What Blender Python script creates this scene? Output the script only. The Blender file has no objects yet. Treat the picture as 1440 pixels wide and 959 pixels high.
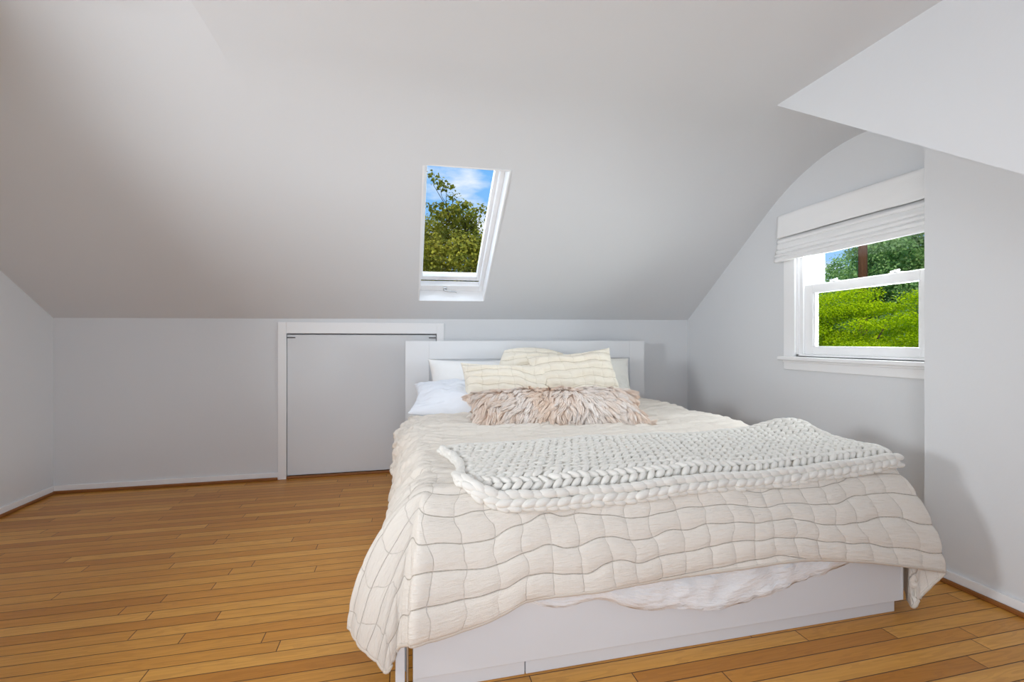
import bpy, bmesh, math, random
import numpy as np
from mathutils import Vector, Matrix

random.seed(7)
RNG = np.random.default_rng(7)
COL = bpy.context.scene.collection
R = math.radians

# ------------------------------------------------------------------ room numbers (metres, camera stands at 0,0,1)
XL, XR, YB = -2.247, 2.441, 3.61          # left gable wall, window wall, back knee wall
XJ, YJ = 2.19, 1.53                       # the near right wall stands proud of the window wall
ZC = 2.14                                 # flat ceiling
XCH, YCH = 1.75, 1.865                    # right dormer cheek and the front roof slope's top
XCL = -1.36
YF = -1.25                                # dormer front wall behind the camera

# ------------------------------------------------------------------ helpers
def link(o, parent=None):
    COL.objects.link(o)
    if parent is not None:
        o.parent = parent
    return o

def mesh_obj(name, verts, faces, mat=None, parent=None, smooth=False, uvs=None, attrs=None):
    me = bpy.data.meshes.new(name)
    verts = np.asarray(verts, dtype=np.float32)
    if isinstance(faces, np.ndarray):
        n, k = faces.shape
        me.vertices.add(len(verts)); me.vertices.foreach_set('co', verts.ravel())
        me.loops.add(n * k); me.loops.foreach_set('vertex_index', faces.astype(np.int32).ravel())
        me.polygons.add(n)
        me.polygons.foreach_set('loop_start', np.arange(0, n * k, k, dtype=np.int32))
        me.update(calc_edges=True); me.validate()
    else:
        me.from_pydata([tuple(map(float, v)) for v in verts], [], faces)
    if attrs:
        for an, arr in attrs.items():
            at = me.attributes.new(an, 'FLOAT', 'POINT')
            at.data.foreach_set('value', np.asarray(arr, dtype=np.float32))
    if uvs is not None:
        uvl = me.uv_layers.new(name='UVMap')
        li = np.empty(len(me.loops), dtype=np.int32); me.loops.foreach_get('vertex_index', li)
        uvl.data.foreach_set('uv', np.asarray(uvs, dtype=np.float32)[li].ravel())
    if smooth:
        me.polygons.foreach_set('use_smooth', np.ones(len(me.polygons), dtype=bool))
    if mat: me.materials.append(mat)
    me.update()
    return link(bpy.data.objects.new(name, me), parent)

def empty(name, loc=(0, 0, 0), parent=None):
    o = bpy.data.objects.new(name, None); o.location = loc; o.empty_display_size = .1
    return link(o, parent)

def tag(o, label=None, cat=None, group=None, kind=None):
    if label: o['label'] = label
    if cat: o['category'] = cat
    if group: o['group'] = group
    if kind: o['kind'] = kind
    return o

class MB:
    """collects boxes and tubes, builds them as one mesh"""
    def __init__(s): s.v = []; s.f = []
    def box(s, x0, x1, y0, y1, z0, z1):
        b = len(s.v)
        s.v += [(x, y, z) for z in (z0, z1) for y in (y0, y1) for x in (x0, x1)]
        s.f += [tuple(b + i for i in q) for q in ((0, 2, 3, 1), (4, 5, 7, 6), (0, 1, 5, 4), (2, 6, 7, 3), (0, 4, 6, 2), (1, 3, 7, 5))]
        return s
    def quad(s, *p):
        b = len(s.v); s.v += list(p); s.f.append(tuple(range(b, b + len(p)))); return s
    def prism(s, poly, axis, a0, a1):
        """extrude a 2D polygon along an axis (0,1,2); the polygon holds the two other coordinates in order"""
        b = len(s.v); n = len(poly)
        for a in (a0, a1):
            for p in poly:
                q = list(p); q.insert(axis, a); s.v.append(tuple(q))
        s.f.append(tuple(b + i for i in range(n))[::-1]); s.f.append(tuple(b + n + i for i in range(n)))
        for i in range(n):
            j = (i + 1) % n
            s.f.append((b + i, b + j, b + n + j, b + n + i))
        return s
    def tube(s, pts, rad, k=10):
        pts = [Vector(p) for p in pts]
        if not hasattr(rad, '__len__'): rad = [rad] * len(pts)
        b = len(s.v)
        for i, p in enumerate(pts):
            t = (pts[min(i + 1, len(pts) - 1)] - pts[max(i - 1, 0)]).normalized()
            ax = t.cross(Vector((0.13, 0.27, 1)) if abs(t.z) < .9 else Vector((1, .1, 0))).normalized()
            ay = t.cross(ax)
            for j in range(k):
                a = 2 * math.pi * j / k
                s.v.append(tuple(p + (ax * math.cos(a) + ay * math.sin(a)) * rad[i]))
        for i in range(len(pts) - 1):
            for j in range(k):
                j2 = (j + 1) % k
                s.f.append((b + i * k + j, b + i * k + j2, b + (i + 1) * k + j2, b + (i + 1) * k + j))
        s.f.append(tuple(b + j for j in range(k))[::-1])
        e = b + (len(pts) - 1) * k
        s.f.append(tuple(e + j for j in range(k)))
        return s
    def build(s, name, mat, parent=None, bevel=0, smooth=False, mtx=None):
        v = s.v
        if mtx is not None: v = [tuple(mtx @ Vector(p)) for p in v]
        me = bpy.data.meshes.new(name); me.from_pydata(v, [], s.f)
        bm = bmesh.new(); bm.from_mesh(me); bmesh.ops.recalc_face_normals(bm, faces=bm.faces); bm.to_mesh(me); bm.free()
        if smooth: me.polygons.foreach_set('use_smooth', np.ones(len(me.polygons), dtype=bool))
        me.materials.append(mat)
        o = link(bpy.data.objects.new(name, me), parent)
        if bevel:
            m = o.modifiers.new('bevel', 'BEVEL'); m.width = bevel; m.segments = 2; m.limit_method = 'ANGLE'
        return o

def _hash(ix, iy, seed):
    h = (ix.astype(np.int64) * 374761393 + iy.astype(np.int64) * 668265263 + seed * 974634777) & 0xffffffff
    h = ((h ^ (h >> 13)) * 1274126177) & 0xffffffff
    return ((h ^ (h >> 16)) & 0xffff) / 65535.0
def vnoise(x, y, seed=0):
    x = np.asarray(x, float); y = np.asarray(y, float)
    ix = np.floor(x); iy = np.floor(y); fx = x - ix; fy = y - iy
    fx = fx * fx * fx * (fx * (fx * 6 - 15) + 10); fy = fy * fy * fy * (fy * (fy * 6 - 15) + 10)
    a = _hash(ix, iy, seed); b = _hash(ix + 1, iy, seed); c = _hash(ix, iy + 1, seed); d = _hash(ix + 1, iy + 1, seed)
    return (a + (b - a) * fx) * (1 - fy) + (c + (d - c) * fx) * fy - .5      # -.5 .. .5
def fbm(x, y, seed=0, o=3):
    s = 0; a = 1
    for k in range(o):
        s = s + a * vnoise(x * 2 ** k, y * 2 ** k, seed + 17 * k); a *= .5
    return s
def smooth01(t):
    t = np.clip(t, 0, 1); return t * t * (3 - 2 * t)
def catmull(ts, ctrl, tc=None):
    """Catmull-Rom through ctrl (n,3) at parameters tc, sampled at ts"""
    ctrl = np.asarray(ctrl, float); n = len(ctrl)
    tc = np.linspace(0, 1, n) if tc is None else np.asarray(tc, float)
    ts = np.clip(np.asarray(ts, float), tc[0], tc[-1])
    m = np.zeros_like(ctrl)
    for i in range(n):
        a, b = max(i - 1, 0), min(i + 1, n - 1)
        m[i] = (ctrl[b] - ctrl[a]) / (tc[b] - tc[a])
    i = np.clip(np.searchsorted(tc, ts, side='right') - 1, 0, n - 2)
    h = (tc[i + 1] - tc[i]); t = (ts - tc[i]) / h
    t = t[..., None]; h = h[..., None]
    return ((2*t**3 - 3*t**2 + 1) * ctrl[i] + (t**3 - 2*t**2 + t) * h * m[i] + (-2*t**3 + 3*t**2) * ctrl[i + 1] + (t**3 - t**2) * h * m[i + 1])

def grid_faces(nu, nv, mask=None):
    i, j = np.meshgrid(np.arange(nu - 1), np.arange(nv - 1), indexing='ij')
    a = i * nv + j
    f = np.stack([a, a + nv, a + nv + 1, a + 1], -1)
    if mask is not None: return f[mask]
    return f.reshape(-1, 4)
def grid_normals(P):
    du = np.gradient(P, axis=0); dv = np.gradient(P, axis=1)
    n = np.cross(du, dv); l = np.linalg.norm(n, axis=-1, keepdims=True)
    return n / np.maximum(l, 1e-9)
def blur(A, k):
    for _ in range(k):
        B = A.copy()
        B[1:-1] = (A[:-2] + 2 * A[1:-1] + A[2:]) / 4
        A = B.copy()
        A[:, 1:-1] = (B[:, :-2] + 2 * B[:, 1:-1] + B[:, 2:]) / 4
    return A

# ------------------------------------------------------------------ materials
def srgb(r, g, b):
    f = lambda c: (c / 255 / 12.92) if c / 255 <= .04045 else ((c / 255 + .055) / 1.055) ** 2.4
    return (f(r), f(g), f(b), 1)
class NT:
    def __init__(s, name):
        s.m = bpy.data.materials.new(name); s.m.use_nodes = True
        s.t = s.m.node_tree; s.t.nodes.clear()
        s.out = s.n('ShaderNodeOutputMaterial')
    def n(s, typ, **kw):
        nd = s.t.nodes.new(typ)
        for k, v in kw.items(): setattr(nd, k, v)
        return nd
    def l(s, a, b): s.t.links.new(a, b)
    def math(s, op, a, b=None, c=None):
        nd = s.n('ShaderNodeMath', operation=op)
        for i, x in enumerate((a, b, c)):
            if x is None: continue
            if isinstance(x, (int, float)): nd.inputs[i].default_value = x
            else: s.l(x, nd.inputs[i])
        return nd.outputs[0]
    def mix(s, fac, a, b, blend='MIX'):
        nd = s.n('ShaderNodeMix', data_type='RGBA', blend_type=blend)
        for inp, x in ((nd.inputs[0], fac), (nd.inputs[6], a), (nd.inputs[7], b)):
            if isinstance(x, (int, float)): inp.default_value = x
            elif isinstance(x, tuple): inp.default_value = x
            else: s.l(x, inp)
        return nd.outputs[2]
    def principled(s, color, rough=.6, spec=.3, **kw):
        p = s.n('ShaderNodeBsdfPrincipled')
        if isinstance(color, tuple): p.inputs['Base Color'].default_value = color
        else: s.l(color, p.inputs['Base Color'])
        if isinstance(rough, (int, float)): p.inputs['Roughness'].default_value = rough
        else: s.l(rough, p.inputs['Roughness'])
        p.inputs['Specular IOR Level'].default_value = spec
        for k, v in kw.items(): p.inputs[k].default_value = v
        s.l(p.outputs[0], s.out.inputs[0])
        return p
    def bump(s, h, dist=.01, strength=1.0, prin=None):
        b = s.n('ShaderNodeBump'); b.inputs['Distance'].default_value = dist; b.inputs['Strength'].default_value = strength
        s.l(h, b.inputs['Height'])
        if prin: s.l(b.outputs[0], prin.inputs['Normal'])
        return b.outputs[0]
    def noise(s, vec, scale=5, detail=3, rough=.5, vscale=None):
        nd = s.n('ShaderNodeTexNoise'); nd.inputs['Scale'].default_value = scale; nd.inputs['Detail'].default_value = detail
        nd.inputs['Roughness'].default_value = rough
        if vscale is not None:
            mp = s.n('ShaderNodeMapping'); mp.inputs['Scale'].default_value = vscale; s.l(vec, mp.inputs['Vector']); vec = mp.outputs[0]
        s.l(vec, nd.inputs['Vector'])
        return nd.outputs['Fac']
    def obj(s): return s.n('ShaderNodeTexCoord').outputs['Object']
    def uv(s): return s.n('ShaderNodeTexCoord').outputs['UV']

def mat_paint(name, col, rough=.55, spec=.3, bump=.0006, scale=60):
    t = NT(name); p = t.principled(col, rough, spec)
    t.bump(t.noise(t.obj(), scale, 3), bump, .5, p)
    return t.m

def mat_floor():
    t = NT('oak strip flooring'); sep = t.n('ShaderNodeSeparateXYZ'); t.l(t.obj(), sep.inputs[0])
    W, L = .0575, .95
    x, y = sep.outputs[0], sep.outputs[1]
    row = t.math('FLOOR', t.math('DIVIDE', y, W))
    wn = t.n('ShaderNodeTexWhiteNoise', noise_dimensions='1D'); t.l(row, wn.inputs['W'])
    xo = t.math('ADD', t.math('DIVIDE', x, L), t.math('MULTIPLY', wn.outputs['Value'], 7.3))
    col = t.math('FLOOR', xo)
    cmb = t.n('ShaderNodeCombineXYZ'); t.l(row, cmb.inputs[0]); t.l(col, cmb.inputs[1])
    wn2 = t.n('ShaderNodeTexWhiteNoise', noise_dimensions='2D'); t.l(cmb.outputs[0], wn2.inputs['Vector'])
    rnd = wn2.outputs['Value']
    fy = t.math('FRACT', t.math('DIVIDE', y, W)); fx = t.math('FRACT', xo)
    ey = t.math('MULTIPLY', t.math('MINIMUM', fy, t.math('SUBTRACT', 1, fy)), W)
    ex = t.math('MULTIPLY', t.math('MINIMUM', fx, t.math('SUBTRACT', 1, fx)), L)
    e = t.math('MINIMUM', ey, ex)
    gap = t.n('ShaderNodeMapRange'); gap.inputs[1].default_value = .0006; gap.inputs[2].default_value = .0022
    gap.inputs[3].default_value = 0; gap.inputs[4].default_value = 1; t.l(e, gap.inputs[0])
    # grain, shifted per board
    off = t.n('ShaderNodeCombineXYZ'); t.l(t.math('MULTIPLY', rnd, 31), off.inputs[0]); t.l(t.math('MULTIPLY', rnd, 17), off.inputs[1]); t.l(t.math('MULTIPLY', rnd, 57), off.inputs[2])
    va = t.n('ShaderNodeVectorMath', operation='ADD'); t.l(t.obj(), va.inputs[0]); t.l(off.outputs[0], va.inputs[1])
    g1 = t.noise(va.outputs[0], 1, 4, .6, (6, 120, 1))
    g2 = t.noise(va.outputs[0], 1, 2, .5, (2.2, 22, 1))
    ring = t.math('SINE', t.math('MULTIPLY', g2, 55))
    cr = t.n('ShaderNodeValToRGB')
    els = cr.color_ramp.elements
    els[0].position = 0; els[0].color = srgb(184, 122, 48)
    els[1].position = 1; els[1].color = srgb(218, 160, 78)
    for pos, c in ((.3, (198, 136, 57)), (.6, (204, 144, 64)), (.85, (210, 152, 71))):
        q = els.new(pos); q.color = srgb(*c)
    t.l(rnd, cr.inputs[0])
    c = t.mix(t.math('MULTIPLY', t.math('SUBTRACT', g1, .35), .55), cr.outputs[0], srgb(138, 82, 30))
    c = t.mix(t.math('MULTIPLY', t.math('GREATER_THAN', ring, .35), .13), c, srgb(118, 70, 30))
    c = t.mix(gap.outputs[0], srgb(70, 40, 18), c)
    ro = t.math('ADD', .27, t.math('MULTIPLY', g1, .16))
    p = t.principled(c, ro, .35)
    t.bump(t.math('ADD', gap.outputs[0], t.math('MULTIPLY', g1, .12)), .0012, .6, p)
    return t.m

def mat_wood_trim():
    t = NT('stained oak shoe moulding')
    g = t.noise(t.obj(), 1, 3, .6, (8, 8, 90))
    t.principled(t.mix(g, srgb(120, 72, 32), srgb(160, 104, 54)), .4, .4)
    return t.m

def mat_quilt(name, base, thread, fine=1.0, lp=.0085, lq=.012, headlines=.35):
    t = NT(name)
    ap = t.n('ShaderNodeAttribute', attribute_name='cross'); aq = t.n('ShaderNodeAttribute', attribute_name='course')
    def line(v, wd, ph):
        d = t.math('ABSOLUTE', t.math('SUBTRACT', v, t.math('ROUND', v)))
        mr = t.n('ShaderNodeMapRange', interpolation_type='SMOOTHSTEP'); mr.inputs[1].default_value = wd * 2.2; mr.inputs[2].default_value = wd * .3
        mr.inputs[3].default_value = 0; mr.inputs[4].default_value = 1; t.l(d, mr.inputs[0])
        return mr.outputs[0]
    pl_ = line(ap.outputs['Fac'], lp, 0); ql = line(aq.outputs['Fac'], lq, 1)
    dash = t.noise(t.uv(), 150, 1)
    fade = t.noise(t.uv(), 7, 2)
    ln = t.math('MAXIMUM', t.math('MULTIPLY', pl_, t.math('MULTIPLY', fade, .9)), ql)
    sx = t.n('ShaderNodeSeparateXYZ'); t.l(t.uv(), sx.inputs[0])
    fr_ = t.n('ShaderNodeMapRange', interpolation_type='SMOOTHSTEP'); fr_.inputs[1].default_value = 1.55; fr_.inputs[2].default_value = 1.95
    fr_.inputs[3].default_value = 1; fr_.inputs[4].default_value = headlines; t.l(sx.outputs[1], fr_.inputs[0])
    ln = t.math('MULTIPLY', ln, fr_.outputs[0])                        # the stitches sink into the creases towards the head
    n1 = t.noise(t.uv(), 1, 5, .7, (22, 120, 1))
    n2 = t.noise(t.uv(), 1, 2, .5, (8, 26, 1))
    wv = t.noise(t.uv(), 420, 1)
    c = t.mix(t.math('MULTIPLY', t.math('MULTIPLY', ln, .85), t.math('SUBTRACT', dash, .05)), base, thread)
    p = t.principled(c, .9, .06)
    p.inputs['Sheen Weight'].default_value = .1
    h = t.math('ADD', t.math('ADD', n1, t.math('MULTIPLY', n2, .9)), t.math('MULTIPLY', wv, .12))
    h = t.math('SUBTRACT', h, t.math('MULTIPLY', ln, .55))
    t.bump(h, .0075 * fine, .85, p)
    return t.m

def mat_cloth(name, col, scale=(30, 30, 1), dist=.004, strength=.6):
    t = NT(name)
    n1 = t.noise(t.uv(), 1, 4, .6, scale)
    p = t.principled(col, .85, .1); p.inputs['Sheen Weight'].default_value = .1
    t.bump(n1, dist, strength, p)
    return t.m

def mat_yarn():
    t = NT('chunky cotton yarn')
    n = t.noise(t.obj(), 160, 2)
    n2 = t.noise(t.obj(), 14, 2)
    p = t.principled(t.mix(n2, srgb(219, 215, 207), srgb(232, 229, 222)), .9, .08); p.inputs['Sheen Weight'].default_value = .2
    t.bump(n, .0015, .5, p)
    return t.m

def mat_fur():
    t = NT('sheepskin fur')
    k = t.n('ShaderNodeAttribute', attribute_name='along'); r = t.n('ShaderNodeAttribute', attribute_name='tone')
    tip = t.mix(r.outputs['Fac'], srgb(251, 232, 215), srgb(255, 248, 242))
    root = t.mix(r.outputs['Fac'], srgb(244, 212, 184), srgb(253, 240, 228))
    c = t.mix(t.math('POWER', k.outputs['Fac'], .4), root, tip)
    p = t.n('ShaderNodeBsdfDiffuse'); q = t.n('ShaderNodeBsdfTranslucent'); t.l(c, p.inputs[0]); t.l(c, q.inputs[0])
    g = t.n('ShaderNodeBsdfGlossy'); g.inputs['Roughness'].default_value = .45
    m1 = t.n('ShaderNodeMixShader'); m1.inputs[0].default_value = .08; t.l(p.outputs[0], m1.inputs[1]); t.l(q.outputs[0], m1.inputs[2])
    m2 = t.n('ShaderNodeMixShader'); m2.inputs[0].default_value = .05; t.l(m1.outputs[0], m2.inputs[1]); t.l(g.outputs[0], m2.inputs[2])
    t.l(m2.outputs[0], t.out.inputs[0])
    return t.m

def mat_glass():
    t = NT('window glass')
    tr = t.n('ShaderNodeBsdfTransparent'); gl = t.n('ShaderNodeBsdfGlossy'); gl.inputs['Roughness'].default_value = .02
    tr.inputs['Color'].default_value = (.97, .98, .97, 1)
    fr = t.n('ShaderNodeFresnel'); fr.inputs['IOR'].default_value = 1.12
    mx = t.n('ShaderNodeMixShader'); t.l(fr.outputs[0], mx.inputs[0]); t.l(tr.outputs[0], mx.inputs[1]); t.l(gl.outputs[0], mx.inputs[2])
    t.l(mx.outputs[0], t.out.inputs[0])
    return t.m

def mat_leaf(name, dark, light, trans=.35):
    t = NT(name)
    r = t.n('ShaderNodeAttribute', attribute_name='tone')
    c = t.mix(r.outputs['Fac'], dark, light)
    d = t.n('ShaderNodeBsdfDiffuse'); tl = t.n('ShaderNodeBsdfTranslucent')
    t.l(c, d.inputs[0]); t.l(c, tl.inputs[0])
    mx = t.n('ShaderNodeMixShader'); mx.inputs[0].default_value = trans
    t.l(d.outputs[0], mx.inputs[1]); t.l(tl.outputs[0], mx.inputs[2]); t.l(mx.outputs[0], t.out.inputs[0])
    return t.m

def mat_bark(name, a, b):
    t = NT(name)
    n = t.noise(t.obj(), 1, 4, .6, (14, 14, 2.5))
    p = t.principled(t.mix(n, a, b), .9, .1); t.bump(n, .02, .8, p)
    return t.m

def mat_metal(name, col, rough=.35):
    t = NT(name); p = t.principled(col, rough, .5, Metallic=1.0)
    t.bump(t.noise(t.obj(), 200, 2), .0003, .3, p)
    return t.m

WALL = (.70, .712, .728, 1)
M = dict(
    wall=mat_paint('white wall paint', WALL, .6, .25),
    trim=mat_paint('white trim paint', (.84, .84, .845, 1), .4, .4, .0004, 40),
    vinyl=mat_paint('white vinyl', (.86, .86, .865, 1), .35, .4, .0002, 60),
    floor=mat_floor(), shoe=mat_wood_trim(),
    lacquer=mat_paint('white lacquer', (.74, .75, .765, 1), .35, .4, .0002, 40),
    metal=mat_metal('brushed steel', (.6, .6, .6, 1)), hinge=mat_metal('dark hinge steel', (.17, .17, .17, 1), .5),
    quilt=mat_quilt('ivory gauze quilt', srgb(235, 227, 216), srgb(150, 132, 112)),
    sham=mat_quilt('cream quilted cotton', srgb(243, 235, 219), srgb(176, 158, 130), .8, .012, .02, 1.0),
    duvet=mat_cloth('white crinkled cotton', srgb(240, 239, 238), (9, 34, 1), .014, 1.0),
    pillow=mat_cloth('white pillow cotton', srgb(238, 237, 235), (20, 20, 1), .004, .5),
    bluecase=mat_cloth('pale blue pillow cotton', srgb(232, 235, 241), (9, 22, 1), .008, .7),
    lacecase=mat_cloth('white textured pillow cotton', srgb(238, 236, 228), (60, 40, 1), .005, .8),
    matt=mat_cloth('mattress ticking', srgb(235, 233, 228), (60, 60, 1), .002, .4),
    yarn=mat_yarn(), fur=mat_fur(), glass=mat_glass(),
    linen=mat_cloth('white linen shade', srgb(236, 236, 236), (240, 240, 1), .0012, .6),
)

# ------------------------------------------------------------------ setting
def struct(o): o['kind'] = 'structure'; return o

struct(MB().box(XL - .2, XR + .2, YF - .2, YB + .2, -.06, 0).build('floor', M['floor']))

ZTL, ZTR, ML, MR = 1.1515, 1.186, .62, .76
def zslope(x, y):
    k = (np.asarray(x) - XL) / (XR - XL)
    return ZTL + (ZTR - ZTL) * k + (MR - (MR - ML) * np.clip(1 - k, 0, 1) ** 3) * (YB - y)
def zceil(x, y):
    a = zslope(x, y); b = ZC + .17 * np.clip(-.70 - np.asarray(x), 0, None); kk = .26
    h = np.clip(.5 + .5 * (b - a) / kk, 0, 1)
    return b * (1 - h) + a * h - kk * h * (1 - h)

# skylight opening in the back slope
SX0, SX1, SY0, SY1 = .100, .577, 2.54, 3.437
xs = np.unique(np.concatenate([np.linspace(XL, -.70, 22), np.linspace(-.70, SX0, 12), np.linspace(SX0, SX1, 6), np.linspace(SX1, XR, 20), [XCL, XCH]]))
ys = np.unique(np.concatenate([np.linspace(YB, SY1, 4), np.linspace(SY1, SY0, 14), np.linspace(SY0, YCH, 18), np.linspace(YCH, YF - .05, 12)]))
Xg, Yg = np.meshgrid(xs, ys, indexing='ij')
Zg = zceil(Xg, Yg)
cx = (xs[:-1] + xs[1:]) / 2; cy = (ys[:-1] + ys[1:]) / 2
mask = ~((cx[:, None] > SX0) & (cx[:, None] < SX1) & (cy[None] > SY0) & (cy[None] < SY1))
mask &= (cy[None] > YCH) | ((cx[:, None] > XCL) & (cx[:, None] < XCH))
V = np.stack([Xg, Yg, Zg], -1).reshape(-1, 3)
F = grid_faces(len(xs), len(ys), mask)[:, ::-1]
cl = mesh_obj('ceiling', V, F, M['wall'], smooth=True); struct(cl)
m = cl.modifiers.new('es', 'EDGE_SPLIT'); m.split_angle = R(7)

SF = .72                                   # front roof slope beside the dormer
def zfront(y): return 2.135 - SF * (YCH - y)
YK = .55                                   # front knee walls beside the dormer
mb = MB()
for x0, x1 in ((XL - .05, XCL - .09), (XCH + .09, XR + .05)):
    mb.box(0, 0, 0, 0, 0, 0); mb.v = mb.v[:-8]; mb.f = mb.f[:-6]
    mb.prism([(YCH, 2.135), (YCH, 2.35), (YK - .1, zfront(YK - .1) + .08), (YK - .1, zfront(YK - .1))], 0, x0, x1)
struct(mb.build('ceiling_front', M['wall']))
# dormer cheeks: vertical walls above the front slope
for nm, x0, x1 in (('wall_cheek_right', XCH, XCH + .09), ('wall_cheek_left', XCL - .09, XCL)):
    mb = MB().prism([(YCH, 2.135), (YCH, 2.35), (YF, 2.35), (YF, 0 if False else 0.0), (YK, 0.0), (YK, zfront(YK))], 0, x0, x1)
    struct(mb.build(nm, M['wall']))
# walls
mb = MB()
for x0, x1 in ((XL - .05, XCL), (XCH, XR + .05)):
    mb.box(x0, x1, YK - .08, YK, 0, zfront(YK) + .06)
struct(mb.build('wall_front', M['wall']))
mb = MB()                                  # dormer front wall with an assumed window opening (unseen, behind the camera)
mb.box(XCL - .09, -1.15, YF - .12, YF, 0, 2.25).box(1.4, XCH + .09, YF - .12, YF, 0, 2.25).box(-1.15, 1.4, YF - .12, YF, 0, .75).box(-1.15, 1.4, YF - .12, YF, 2.02, 2.25)
struct(mb.build('wall_dormer', M['wall']))
struct(MB().prism([(YB + .1, 0), (YB + .1, 1.6), (YB, 2.3), (.3, 2.3), (.3, 0)], 0, XL - .12, XL).build('wall_left', M['wall']))

# back knee wall with the low door's opening
DX0, DX1, DZ = -.838, .238, 1.055
zt = lambda x: float(zslope(x, YB)) + .006
mb = MB()
def kw(x0, x1, z0, z1a=None, z1b=None):
    z1a = zt(x0) if z1a is None else z1a; z1b = zt(x1) if z1b is None else z1b
    mb.prism([(x0, z0), (x1, z0), (x1, z1b), (x0, z1a)], 1, YB, YB + .1)
kw(XL - .05, DX0, 0); kw(DX1, XR + .05, 0); kw(DX0, DX1, DZ)
mb.box(DX0 - .05, DX1 + .05, YB + .1, YB + .12, 0, DZ + .1)  # added backing behind the door, keeps outside light out of its gaps
struct(mb.build('wall_back', M['wall']))

# window wall with opening, and the near wall standing proud
WY0, WY1, WZ0, WZ1 = 1.64, 2.45, .905, 1.79
mb = MB()
T = .13
mb.box(XR, XR + T, WY1, YB + .1, 0, 2.4).box(XR, XR + T, .3, WY0, 0, 2.4).box(XR, XR + T, WY0, WY1, 0, WZ0).box(XR, XR + T, WY0, WY1, WZ1, 2.4)
mb.box(XJ, XR, .3, YJ, 0, 2.3)
struct(mb.build('wall_right', M['wall']))

# baseboards with stained shoe moulding
def baseboard(name, fn, h=.052):
    o = struct(fn(.012, h, 0).build(name, M['trim'], bevel=.002))
    s = fn(.024, .02, .012).build('shoe_moulding', M['shoe'], o, bevel=.006)
    s['label'] = 'brown stained shoe moulding'
def bb_back(t, h, off):
    a = MB()
    a.box(XL + .0, DX0 - .056, YB - t, YB - off, 0, h)
    a.box(DX1 + .056, XR, YB - t, YB - off, 0, h)
    if off: a.box(DX0, DX1, YB - t + .012, YB - .004, 0, h)
    return a
baseboard('baseboard_back', bb_back)
baseboard('baseboard_left', lambda t, h, off: MB().box(XL + off, XL + t, .6, YB - .012, 0, h))
baseboard('baseboard_right', lambda t, h, off: MB().box(XJ - t, XJ - off, .6, YJ, 0, h))

# low attic door
d = struct(MB().box(DX0 + .003, DX1 - .004, YB + .004, YB + .026, .022, DZ - .009).build('door_1', M['wall'], bevel=.0015))
fr = MB().box(DX0 - .056, DX0, YB - .014, YB, 0, 1.137).box(DX1, DX1 + .056, YB - .014, YB, 0, 1.137).box(DX0, DX1, YB - .014, YB, DZ, 1.137)
fr.build('door_casing', M['trim'], d, bevel=.003)
for x0, x1 in ((DX0 + .003, DX0 + .058), (DX1 - .060, DX1 - .004)):
    MB().box(x0, x1, YB - .001, YB + .008, DZ - .034, DZ - .026).tube([(x0 + .004, YB - .001, DZ - .03), (x1 - .004, YB - .001, DZ - .03)], .0045, 8).build('hinge', M['hinge'], d)

# ------------------------------------------------------------------ window in the right wall
w1 = struct(MB().box(XR - .016, XR, WY1, WY1 + .085, .90, 1.815).box(XR - .016, XR, WY0 - .085, WY0, .90, 1.815).box(XR - .016, XR, WY0, WY1, WZ1, 1.815).build('window_1', M['trim'], bevel=.002))
mb = MB()                                   # jambs and the tracks the sashes run in
for y0, y1 in ((WY1 - .018, WY1), (WY0, WY0 + .018)): mb.box(XR, XR + T, y0, y1, WZ0, WZ1)
for a, b in ((.005, .02), (.062, .07), (.11, .125)):
    mb.box(XR + a, XR + b, WY1 - .045, WY1 - .018, WZ0, WZ1).box(XR + a, XR + b, WY0 + .018, WY0 + .045, WZ0, WZ1)
mb.box(XR, XR + T, WY0, WY1, WZ1 - .02, WZ1).box(XR, XR + T, WY0, WY1, WZ0 - .01, WZ0 + .012)
mb.build('window_frame', M['vinyl'], w1, bevel=.0015)
MB().box(XR - .055, XR + .03, WY0 - .10, WY1 + .10, .876, .900).build('window_sill', M['trim'], w1, bevel=.005)
MB().box(XR - .016, XR, WY0 - .085, WY1 + .085, .815, .876).box(XR - .024, XR, WY0 - .085, WY1 + .085, .862, .876).build('apron', M['trim'], w1, bevel=.003)
def sash(name, x0, x1, z0, z1, rb, rt):
    y0, y1 = WY0 + .028, WY1 - .028; st = .072
    mb = MB().box(x0, x1, y0, y0 + st, z0, z1).box(x0, x1, y1 - st, y1, z0, z1).box(x0, x1, y0 + st, y1 - st, z0, z0 + rb).box(x0, x1, y0 + st, y1 - st, z1 - rt, z1)
    q = .012                                # glazing bead
    mb.box(x0 + .006, x1 - .006, y0 + st, y0 + st + q, z0 + rb, z1 - rt).box(x0 + .006, x1 - .006, y1 - st - q, y1 - st, z0 + rb, z1 - rt)
    s = mb.build(name, M['vinyl'], w1, bevel=.002)
    MB().box((x0 + x1) / 2 - .002, (x0 + x1) / 2 + .002, y0 + st, y1 - st, z0 + rb, z1 - rt).build('pane', M['glass'], s)
    return s
low = sash('lower_sash', XR + .022, XR + .060, .918, 1.350, .050, .052)
up = sash('upper_sash', XR + .072, XR + .108, 1.315, 1.775, .045, .05)
for y in (1.86, 2.21):
    MB().tube([(XR + .036, y, 1.350), (XR + .036, y, 1.362)], .014, 12).box(XR + .026, XR + .046, y - .03, y + .03, 1.350, 1.357).prism([(y - .012, 1.36), (y + .03, 1.36), (y + .034, 1.366), (y - .012, 1.372)], 0, XR + .03, XR + .043).build('sash_lock', M['vinyl'], low, bevel=.002)

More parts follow.
